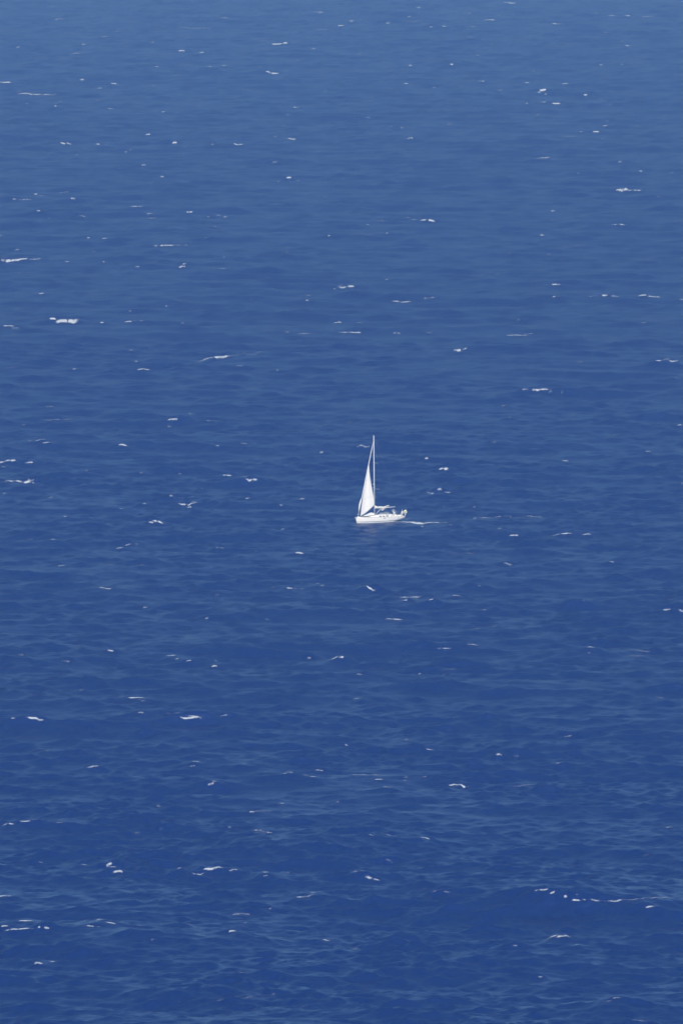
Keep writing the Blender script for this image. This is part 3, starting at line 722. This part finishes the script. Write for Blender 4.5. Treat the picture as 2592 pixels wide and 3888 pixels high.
# cabin windows, port and starboard
def cab_at(s):
    for (a, wa, ha), (b_, wb, hb) in zip(CAB[:-1], CAB[1:]):
        if b_ <= s <= a:
            f = (a - s) / (a - b_)
            return wa + (wb - wa) * f, ha + (hb - ha) * f
    return CAB[-1][1:]
for sgn in (1, -1):
    for s0, s1 in ((-.45, -1.05), (-1.2, -1.85), (-2.0, -2.8)):
        bm = bmesh.new()
        rr = []
        for k in range(4):
            s = s0 + (s1 - s0) * k / 3
            w, h = cab_at(s)
            z0 = lerp_tab(SHEER, t_of(s)) - .03
            e = .10 if k in (0, 3) else .0
            rr.append([(s, sgn * (w * 1.0 + .012 - .03 * f), z0 + h * f) for f in (.20 + e, .45, .62 - e)])
        loft(bm, rr)
        o = obj('window', bm, M['window'], coach)
        sm = o.modifiers.new('thick', 'SOLIDIFY'); sm.thickness = 0.02; sm.offset = 0
# hatches
for s in (1.35, -.75):
    w, h = cab_at(s)
    bm = bmesh.new()
    box(bm, (s, 0, lerp_tab(SHEER, t_of(s)) + h + .06), (.5, .5, .05))
    obj('hatch', bm, M['window'], coach)
# cockpit coamings
for sgn in (1, -1):
    bm = bmesh.new()
    rr = []
    for s, w, h in ((-2.95, 1.20, .48), (-3.6, 1.28, .40), (-4.6, 1.34, .33), (-5.6, 1.34, .28), (-6.3, 1.28, .22)):
        z0 = lerp_tab(SHEER, t_of(s)) - .03
        rr.append([(s, sgn * (w + .06), z0), (s, sgn * w, z0 + h * .9), (s, sgn * (w - .07), z0 + h), (s, sgn * (w - .26), z0 + h), (s, sgn * (w - .32), z0 + h * .8), (s, sgn * (w - .34), z0 - .12)])
    vr = loft(bm, rr)
    bm.faces.new(vr[0]); bm.faces.new(vr[-1])
    co = obj('cockpit_coaming', bm, M['gelcoat'], yacht, True)
    for s0 in (-3.35, -3.95, -4.75):
        bm = bmesh.new()
        w = 1.30
        box(bm, (s0, sgn * (w + .045), lerp_tab(SHEER, t_of(s0)) + .17), (.28 if s0 > -4.5 else .18, .05, .13))
        obj('locker_vent', bm, M['window'], co)
# hull port: dark lettering-like port below the cabin, and a through-hull aft
for px, py, w, h in ((1459.5, 1967.3, .42, .13), (1512.5, 1964, .12, .10)):
    s = P(px, py, 1.8)[0]
    t = t_of(s)
    y = hull_y(t, P(px, py, 1.8)[2])
    pos = P(px, py, y)
    bm = bmesh.new()
    box(bm, (pos[0], pos[1] + .005, pos[2]), (w, .03, h))
    bmesh.ops.bevel(bm, geom=bm.edges[:], offset=.012, segments=1, affect='EDGES')
    obj('hull_port', bm, M['window'], hull)

# mast
MB, MT = P(1421.2, 1954.0), P(1418.0, 1653.5)
bm = bmesh.new()
rr = []
for f, k in ((0, 1), (.5, 1), (.82, .95), (1, .72)):
    c = MB.lerp(MT, f)
    rr.append([(c.x +   .105 * k * math.cos(a), c.y + .07 * k * math.sin(a), c.z) for a in [2 * math.pi * q / 14 for q in range(14)]])
loft(bm, rr, True, True)
mast = obj('mast', bm, M['mast'], yacht, True)
def on_mast(py):
    f = (py - 1954.0) / (1653.5 - 1954.0)
    return MB.lerp(MT, f)
tube_obj('wind_vane', [MT + Vector((0, 0, -.03)), MT + Vector((.28, 0, .0)), MT + Vector((.30, 0, .10))], .03, M['metal'], mast, 6)
bm = bmesh.new(); box(bm, tuple(on_mast(1838.5) + Vector((.22, 0, 0))), (.22, .16, .14)); bmesh.ops.bevel(bm, geom=bm.edges[:], offset=.03, segments=2, affect='EDGES')
obj('steaming_light', bm, M['gelcoat'], mast)
bm = bmesh.new(); box(bm, tuple(on_mast(1851) + Vector((.15, .06, 0))), (.14, .16, .16)); bmesh.ops.bevel(bm, geom=bm.edges[:], offset=.03, segments=2, affect='EDGES')
obj('radar_reflector', bm, M['gelcoat'], mast)
SPR = {}
for py, ln in ((1758.0, .95), (1856.5, 1.15)):
    for sgn in (1, -1):
        a = on_mast(py)
        tip = a + Vector((-.38 * ln, sgn * ln * .95, .05))
        SPR[(py, sgn)] = tip
        tube_obj('spreader', [a, tip], [.035, .022], M['mast'], mast, 6)
# standing rigging
for sgn in (1, -1):
    s = MB.x - .35
    chain = Vector((s, sgn * (lerp_tab(BEAM, t_of(s)) - .12), lerp_tab(SHEER, t_of(s))))
    tube_obj('shroud', [chain, SPR[(1856.5, sgn)], SPR[(1758.0, sgn)], on_mast(1682)], .008, M['wire'], yacht, 5)
    tube_obj('lower_shroud', [chain + Vector((-.1, -sgn * .1, 0)), on_mast(1860)], .007, M['wire'], yacht, 5)
tube_obj('backstay', [Vector((STERN + .1, 0, 1.1)), MT + Vector((-.12, 0, -.05))], .007, M['wire'], yacht, 5)

# forestay with furled foil
FS0, FS1 = P(1357.5, 1964), P(1415.5, 1681.5)
stay = tube_obj('forestay', [FS0, FS0.lerp(FS1, .25), FS0.lerp(FS1, .62), FS0.lerp(FS1, .68), FS0.lerp(FS1, .93), FS1], [.06, .075, .085, .085, .07, .03], M['sail'], yacht, 10)
bm = bmesh.new()
c = FS0 + Vector((0, 0, .12))
rr = []
for dz, r in ((-.10, .05), (-.09, .13), (-.02, .13), (0, .07), (.09, .07), (.10, .12), (.13, .12), (.14, .04)):
    rr.append([(c.x + r * math.cos(a), c.y + r * math.sin(a), c.z + dz) for a in [2 * math.pi * q / 12 for q in range(12)]])
loft(bm, rr, True, True)
obj('furling_drum', bm, M['metal'], stay, True)
# loose turns of the sail bulging ahead of the stay
bm = bmesh.new()
rr = []
for k in range(13):
    f = k / 12
    py = 1886 + (1950 - 1886) * f
    xs = 1357.5 + (1964 - py) / (1964 - 1681.5) * 58.0
    bulge = 5.6 * math.sin(math.pi * min(1, f * 1.05)) ** .9 * (1 - .25 * f) + .4
    a_, b_ = P(xs + .6, py, 0.02), P(xs - bulge, py, -.10)
    m_ = P(xs - bulge * .55, py, -.16)
    rr.append([tuple(a_), tuple(m_), tuple(b_), tuple((a_ + b_) / 2 + Vector((0, .06, 0)))])
loft(bm, rr, True, True)
obj('loose_sail_turn', bm, M['sail'], stay, True)

# jib: luff and leech read at their heights, the cloth bellied to port
LUFF = [(1768, 1398.6), (1785, 1395.5), (1800, 1392), (1822, 1387.4), (1850, 1382.5), (1880, 1377.3), (1920, 1371.6), (1961, 1366.8)]
LEECH = [(1768, 1400.2), (1785, 1401.2), (1800, 1402.6), (1822, 1406), (1850, 1411), (1880, 1416.8), (1900, 1420.2), (1918, 1421.2)]
def tab_y(tab, y):
    for (a, va), (b_, vb) in zip(tab[:-1], tab[1:]):
        if y <= b_:
            return va + (vb - va) * (y - a) / (b_ - a)
    return tab[-1][1]
def jib_pt(u, v):
    yl = 1766 + (1961 - 1766) * v
    yr = 1766 + (1918 - 1766) * v
    xl, xr = tab_y(LUFF, yl), tab_y(LEECH, yr)
    belly = .55 * math.sin(math.pi * min(1, u * .96 + .02)) * (v ** .7)
    px = xl + (xr - xl) * u
    py = yl + (yr - yl) * u + (3.0 * math.sin(math.pi * u) * (v ** 6))
    return P(px, py, .08 + belly + 1.05 * u * v)
NU, NV = 17, 33
bm = bmesh.new()
loft(bm, [[tuple(jib_pt(i / (NU - 1), j / (NV - 1))) for i in range(NU)] for j in range(NV)])
jib = obj('jib', bm, M['sail'], yacht, True)
sm = jib.modifiers.new('thick', 'SOLIDIFY'); sm.thickness = 0.012; sm.offset = 0
def jib_line(name, pa, pb, r, off):
    pts = []
    for k in range(9):
        f = k / 8
        pts.append(jib_pt(pa[0] + (pb[0] - pa[0]) * f, pa[1] + (pb[1] - pa[1]) * f) + Vector((0, off, 0)))
    return tube_obj(name, pts, r, M['seam'], jib, 5)
jib_line('seam', (.04, .30), (.97, .355), .022, .02)
jib_line('seam', (.04, .68), (.97, .755), .022, .02)
jib_line('leech_tape', (.985, .06), (.985, .98), .02, .02)
tube_obj('sheet', [jib_pt(1, 1), P(1424, 1940, 1.3), P(1450, 1955, 1.4)], .014, M['wire'], yacht, 5)
tube_obj('tack_pennant', [jib_pt(0, 1), Vector((jib_pt(0, 1).x, .05, 1.2))], .02, M['wire'], jib, 5)

# boom, stowed mainsail, vang
BM0, BM1 = P(1422, 1929.5), P(1497.5, 1924.5)
boom = tube_obj('boom', [BM0, BM0.lerp(BM1, .5), BM1], [.10, .10, .085], M['mast'], yacht, 10)
bm = bmesh.new(); box(bm, tuple(BM1 + Vector((-.03, 0, .06))), (.10, .14, .30)); bmesh.ops.bevel(bm, geom=bm.edges[:], offset=.03, segments=2, affect='EDGES')
obj('boom_end_fitting', bm, M['metal'], boom)
# sail flaked along the boom: tall at the mast, thin in the middle, a roll lifting aft
FL = [(1422.5, 1918.5, 1930.5), (1426, 1920, 1930.5), (1431, 1922.4, 1930.2), (1436, 1923.2, 1929.6), (1441, 1922.6, 1928.4), (1446, 1922.9, 1927), (1451, 1923.0, 1926.0),
      (1456, 1923.4, 1925.9), (1460, 1922.6, 1925.6), (1464, 1920.6, 1924.0), (1468, 1919.6, 1922.6), (1472, 1918.8, 1921.8), (1476, 1917.6, 1920.8)]
bm = bmesh.new()
rr = []
rn = random.Random(8)
for i, (px, y0, y1) in enumerate(FL):
    a_, b_ = P(px, y0), P(px, y1)
    mid, hz = (a_ + b_) / 2, (a_.z - b_.z) / 2
    wd = max(.10, min(.24, hz * .8)) * rn.uniform(.85, 1.15)
    rr.append([(mid.x, wd * math.cos(q) , mid.z + hz * math.sin(q) * (1 + .06 * rn.uniform(-1, 1))) for q in [2 * math.pi * k / 12 for k in range(12)]])
loft(bm, rr, True, True)
obj('stowed_mainsail', bm, M['sail'], yacht, True)
# lower fold of the sail cover hanging below the boom
bm = bmesh.new()
rr = []
for px, y0, y1 in ((1444, 1930.5, 1933.5), (1447, 1930, 1936.8), (1450, 1929.5, 1937.6), (1454, 1929, 1936.2), (1458, 1928.5, 1933.2), (1462, 1928, 1930.6)):
    a_, b_ = P(px, y0, .12), P(px, y1, .12)
    mid, hz = (a_ + b_) / 2, (a_.z - b_.z) / 2
    rr.append([(mid.x, .12 + .09 * math.cos(q), mid.z + hz * math.sin(q)) for q in [2 * math.pi * k / 10 for k in range(10)]])
loft(bm, rr, True, True)
obj('sail_cover', bm, M['cover'], boom, True)
tube_obj('cover_hem', [P(1447, 1937.4, .2), P(1451, 1937.6, .22), P(1455, 1935.2, .22), P(1457.5, 1932.6, .2)], .05, M['sail'], boom, 6)
bm = bmesh.new(); box(bm, tuple(P(1463.3, 1932.2, .05)), (.16, .12, .2)); bmesh.ops.bevel(bm, geom=bm.edges[:], offset=.03, segments=2, affect='EDGES')
obj('sheet_block', bm, M['metal'], boom)
tube_obj('vang', [P(1427, 1951), P(1443.5, 1933.5)], [.045, .065], M['mast'], yacht, 8)
tube_obj('mainsheet', [P(1463.3, 1933.5, .03), P(1461, 1952, .03)], .012, M['wire'], yacht, 5)

# sprayhood over the companionway
bm = bmesh.new()
rr = []
for s, w, h in ((-2.3, .95, .05), (-2.55, 1.00, .24), (-2.9, 1.04, .40), (-3.25, 1.04, .44)):
    z0 = lerp_tab(SHEER, t_of(s)) + .42
    rr.append([(s, w * math.cos(a), z0 + h * math.sin(a) ** .6) for a in [math.pi * k / 12 for k in range(13)]])
loft(bm, rr)
hood = obj('sprayhood', bm, M['hood'], yacht, True)
sm = hood.modifiers.new('thick', 'SOLIDIFY'); sm.thickness = 0.02; sm.offset = 0
tube_obj('hood_rail', [(-3.25, 1.06 * math.cos(a), lerp_tab(SHEER, t_of(-3.25)) + 0.43 + .44 * max(0, math.sin(a)) ** .6) for a in [math.pi * k / 16 for k in range(17)]], .022, M['metal'], hood, 6)

# steering wheel and pedestal, binnacle
wc = Vector((-5.35, 0, 1.65))
bm = bmesh.new()
tube(bm, [wc + Vector((0.10 * math.sin(a), .55 * math.cos(a), .55 * math.sin(a))) for a in [2 * math.pi * k / 24 for k in range(25)]], .02, 6, False)
for k in range(3):
    a = math.pi * k / 3 + .3
    tube(bm, [wc + Vector((-.1 * math.sin(a), -.55 * math.cos(a), -.55 * math.sin(a))), wc + Vector((.1 * math.sin(a), .55 * math.cos(a), .55 * math.sin(a)))], .014, 5)
obj('steering_wheel', bm, M['metal'], yacht, True)
bm = bmesh.new()
rr = []
for z, a_, b_ in ((.85, .16, .14), (1.3, .13, .11), (1.62, .15, .13), (1.80, .17, .16), (1.86, .10, .1)):
    rr.append([(-5.1 + a_ * math.cos(q), b_ * math.sin(q), z) for q in [2 * math.pi * k / 12 for k in range(12)]])
loft(bm, rr, True, True)
obj('binnacle', bm, M['gelcoat'], yacht, True)

# pulpit, pushpit, stanchions and lifelines
def rail(name, pts, r=.016):
    return tube_obj(name, pts, r, M['metal'], yacht, 6)
pz = lerp_tab(SHEER, .05)
rail('pulpit', [(BOW - .95, .62, pz), (BOW - .9, .60, pz + .58), (BOW - .35, .32, pz + .62), (BOW - .05, 0, pz + .64), (BOW - .35, -.32, pz + .62), (BOW - .9, -.60, pz + .58), (BOW - .95, -.62, pz)])
sz = lerp_tab(SHEER, .97)
push = rail('pushpit', [(STERN + 1.0, 1.58, sz), (STERN + .95, 1.57, sz + .6), (STERN + .1, 1.42, sz + .62), (STERN + .06, .5, sz + .62)], .02)
rail('pushpit', [(STERN + 1.0, -1.58, sz), (STERN + .95, -1.57, sz + .6), (STERN + .1, -1.42, sz + .62), (STERN + .06, -.5, sz + .62)], .02)
for sgn in (1, -1):
    tops = [Vector((BOW - .9, sgn * .60, pz + .58))]
    for s in (1.9, .2, -1.6, -3.3, -4.9):
        y = sgn * (lerp_tab(BEAM, t_of(s)) - .08)
        z = lerp_tab(SHEER, t_of(s))
        tube_obj('stanchion', [(s, y, z), (s, y, z + .6)], .014, M['metal'], yacht, 6)
        tops.append(Vector((s, y, z + .59)))
    tops.append(Vector((STERN + .95, sgn * 1.57, sz + .6)))
    tube_obj('lifeline', tops, .005, M['wire'], yacht, 4)
# bow roller and anchor
bm = bmesh.new()
ar = P(1346.5, 1965.5)
tube(bm, [Vector((BOW - .25, 0, 1.30)), ar + Vector((0.02, 0, .02)), ar + Vector((.10, 0, -.10))], .05, 6)
for sgn in (1, -1):
    tube(bm, [ar + Vector((.08, 0, -.08)), ar + Vector((-.05, sgn * .16, -.16))], [.05, .02], 6)
obj('anchor', bm, M['metal'], yacht, True)
# ventilator on the foredeck
tube_obj('ventilator', [P(1407.5, 1952), P(1407.3, 1947.5), P(1408.8, 1946.3)], [.05, .05, .08], M['gelcoat'], yacht, 8)
# two instrument posts by the companionway
tube_obj('winch_post', [P(1443.5, 1955, .3), P(1441.5, 1946.8, .3)], .035, M['gelcoat'], yacht, 6)
tube_obj('winch_post', [P(1447.5, 1953, .2), P(1447.8, 1944.8, .2)], .03, M['gelcoat'], yacht, 6)
# winches
for s in (-3.7, -4.5):
    for sgn in (1, -1):
        z = lerp_tab(SHEER, t_of(s)) + .33
        rr = [[(s + r * math.cos(q), sgn * 1.18 + r * math.sin(q), z + dz) for q in [2 * math.pi * k / 10 for k in range(10)]] for dz, r in ((-.02, .11), (.03, .09), (.12, .075), (.16, .10), (.19, .08))]
        bm = bmesh.new(); loft(bm, rr, True, True)
        obj('winch', bm, M['metal'], yacht, True)
# flagstaff and ensign at the stern
fs = P(1541.0, 1954, .9)
tube_obj('flagstaff', [fs + Vector((0, 0, -.1)), P(1541.6, 1932.5, .9)], .018, M['metal'], yacht, 6)
# stern light post with white pod
tube_obj('stern_post', [P(1537.5, 1957, 1.2), P(1538.2, 1950, 1.2)], [.07, .09], M['gelcoat'], yacht, 8)

# ------------------------------------------------------------------ things carried on the yacht
def to_world(v):
    return Vector(ROOT + FWD * v[0] + PORT * v[1] + np.array([0, 0, v[2]]))
def carried(name, at_local, label, cat):
    o = empty(name, to_world(at_local), math.pi + YAW)
    o['label'] = label
    o['category'] = cat
    return o

# lifebuoy, horseshoe shape, on the pushpit
lp = P(1537.5, 1944.0, 1.45)
lb = carried('lifebuoy', lp, 'yellow horseshoe lifebuoy hung on the stern rail of the yacht', 'lifebuoy')
hs = []
for k in range(19):
    a = R(-60) + R(300) * k / 18
    hs.append(Vector((.26 * math.cos(a), .05, .30 * math.sin(a))))
tube_obj('horseshoe', hs, [.07] + [.135] * 17 + [.07], M['yellow'], lb, 10)
tube_obj('float_light', [Vector((-.02, .03, .30)), Vector((-.02, .03, .52))], [.08, .05], M['yellow'], lb, 8)

# upturned dinghy on the foredeck
d0 = Vector((1.75, 0, lerp_tab(SHEER, .22) + .16))
dg = carried('dinghy', d0, 'white dinghy stowed upside down on the foredeck before the mast', 'dinghy')
bm = bmesh.new()
rr = []
for f in [k / 14 for k in range(15)]:
    x = 1.35 - 2.75 * f
    w = .62 * (1 - (1 - min(1, f / .42)) ** 2.2) + .02
    h = (.16 + .42 * (f ** .9)) * (1 - .25 * max(0, f - .8) / .2)
    lo = .05 + .10 * f
    rr.append([(x, w * math.cos(q) ** (1 if 0 < q < math.pi else 1), lo + h * max(0, math.sin(q)) ** .75) for q in [math.pi * k / 14 for k in range(15)]])
vr = loft(bm, rr)
bm.faces.new(vr[-1]); bm.faces.new(vr[0])
obj('dinghy_hull', bm, M['dinghy'], dg, True)
bm = bmesh.new()
for sgn in (1, -1):
    tube(bm, [(1.35 - 2.75 * f, sgn * (.62 * (1 - (1 - min(1, f / .42)) ** 2.2) + .03), .05 + .10 * f) for f in [k / 14 for k in range(15)]], .07, 8)
obj('dinghy_gunwale', bm, M['cover'], dg, True)
tube_obj('keel_strip', [(1.35 - 2.75 * f, 0, .05 + .1 * f + (.16 + .42 * f ** .9) * (1 - .25 * max(0, f - .8) / .2) + .01) for f in [k / 8 for k in range(9)]], .022, M['dinghy'], dg, 6)

# crew
def person(label, at_local, joints, edges, rads, shirt, heading, parts):
    o = carried('person', at_local, label, 'person')
    o.rotation_euler = (0, 0, math.pi + YAW + heading)
    me = bpy.data.meshes.new('body')
    me.from_pydata([tuple(j) for j in joints], edges, [])
    body = obj('body', me, shirt, o)
    me.materials.append(M['skin'])
    sk = body.modifiers.new('skin', 'SKIN')
    sk.use_smooth_shade = True
    layer = me.skin_vertices[0].data if me.skin_vertices else None
    if layer is None:
        bpy.context.view_layer.objects.active = body
        bpy.ops.object.select_all(action='DESELECT')
        body.select_set(True)
        bpy.ops.mesh.customdata_skin_add()
        layer = me.skin_vertices[0].data
    for i, r in enumerate(rads):
        layer[i].radius = (r, r)
    layer[0].use_root = True
    sb = body.modifiers.new('smooth', 'SUBSURF'); sb.levels = 1; sb.render_levels = 2
    hp, hr = parts
    bm = bmesh.new()
    bmesh.ops.create_uvsphere(bm, u_segments=14, v_segments=10, radius=hr)
    for v in bm.verts:
        v.co.z *= 1.22
        if v.co.x > hr * .7 and abs(v.co.z) < hr * .3 and abs(v.co.y) < hr * .3:
            v.co.x += hr * .22
        v.co += hp
    head = obj('head', bm, M['skin'], o, True)
    bm = bmesh.new()
    bmesh.ops.create_uvsphere(bm, u_segments=14, v_segments=10, radius=hr * 1.10)
    for v in list(bm.verts):
        v.co.z *= 1.15
        if v.co.z < hr * .25:
            bm.verts.remove(v)
    for v in bm.verts:
        v.co += hp + Vector((-.01, 0, .01))
    cap = obj('hat', bm, M['shirt_white'], head, True)
    return o
# joints: pelvis, waist, chest, neck, hips/knees/ankles/toes, shoulders/elbows/hands
E = [(0, 1), (1, 2), (2, 3), (0, 4), (4, 5), (5, 6), (6, 7), (0, 8), (8, 9), (9, 10), (10, 11), (2, 12), (12, 13), (13, 14), (2, 15), (15, 16), (16, 17)]
RD = [.15, .14, .16, .06, .09, .065, .045, .04, .09, .065, .045, .04, .065, .05, .035, .065, .05, .035]
stand = [Vector(v) for v in ((0, 0, .95), (0, 0, 1.10), (0.02, 0, 1.32), (.04, 0, 1.5), (0, .1, .88), (.06, .12, .48), (0, .12, .07), (.14, .12, .04), (0, -.1, .88), (.06, -.12, .48), (0, -.12, .07), (.14, -.12, .04),
         (0.02, .2, 1.40), (.14, .33, 1.55), (.22, .38, 1.78), (.02, -.2, 1.40), (.14, -.33, 1.55), (.22, -.38, 1.76))]
pz_ = lerp_tab(SHEER, t_of(-4.4)) - .42
person('crew member in grey standing in the cockpit with both arms raised', (P(1493, 1950, .3)[0], .3, pz_), stand, E, RD, M['shirt_grey'], R(-100), (Vector((.07, 0, 1.64)), .105))
sit = [Vector(v) for v in ((0, 0, .12), (-.02, 0, .30), (-.03, 0, .52), (0, 0, .70), (.04, .1, .10), (.42, .13, .12), (.44, .13, -.28), (.56, .13, -.32), (.04, -.1, .10), (.42, -.13, .12), (.44, -.13, -.28), (.56, -.13, -.32),
       (-.03, .2, .60), (.08, .27, .36), (.28, .2, .26), (-.03, -.2, .60), (.08, -.27, .36), (.28, -.2, .26))]
sit_z = lerp_tab(SHEER, .93) + .26
person('crew member in white seated at the stern beside the yellow lifebuoy', (P(1527, 1955, 1.15)[0], 1.1, sit_z), sit, E, RD, M['shirt_white'], R(-80), (Vector((.04, 0, .85)), .105))

# ------------------------------------------------------------------ haze over the water
bm = bmesh.new()
bmesh.ops.create_cube(bm, size=1.0)
for v in bm.verts:
    v.co = Vector((v.co.x * 86000, v.co.y * 45000 + 20400, -6.0 if v.co.z < 0 else CAM_H + 6.0))
hz_m = bpy.data.materials.new('sea_haze')
hz_m.use_nodes = True
hn, hl = hz_m.node_tree.nodes, hz_m.node_tree.links
hn.clear()
ho = hn.new('ShaderNodeOutputMaterial')
hv = hn.new('ShaderNodeVolumePrincipled')
hv.inputs['Color'].default_value = (0.24, 0.485, 1.0, 1)
hv.inputs['Density'].default_value = 0.000115
hv.inputs['Absorption Color'].default_value = (1, 1, 1, 1)
hv.inputs['Anisotropy'].default_value = -0.12
hl.new(hv.outputs[0], ho.inputs['Volume'])
haze = obj('haze', bm, hz_m)
haze['kind'] = 'stuff'
haze['label'] = 'thin pale sea haze over the whole water'
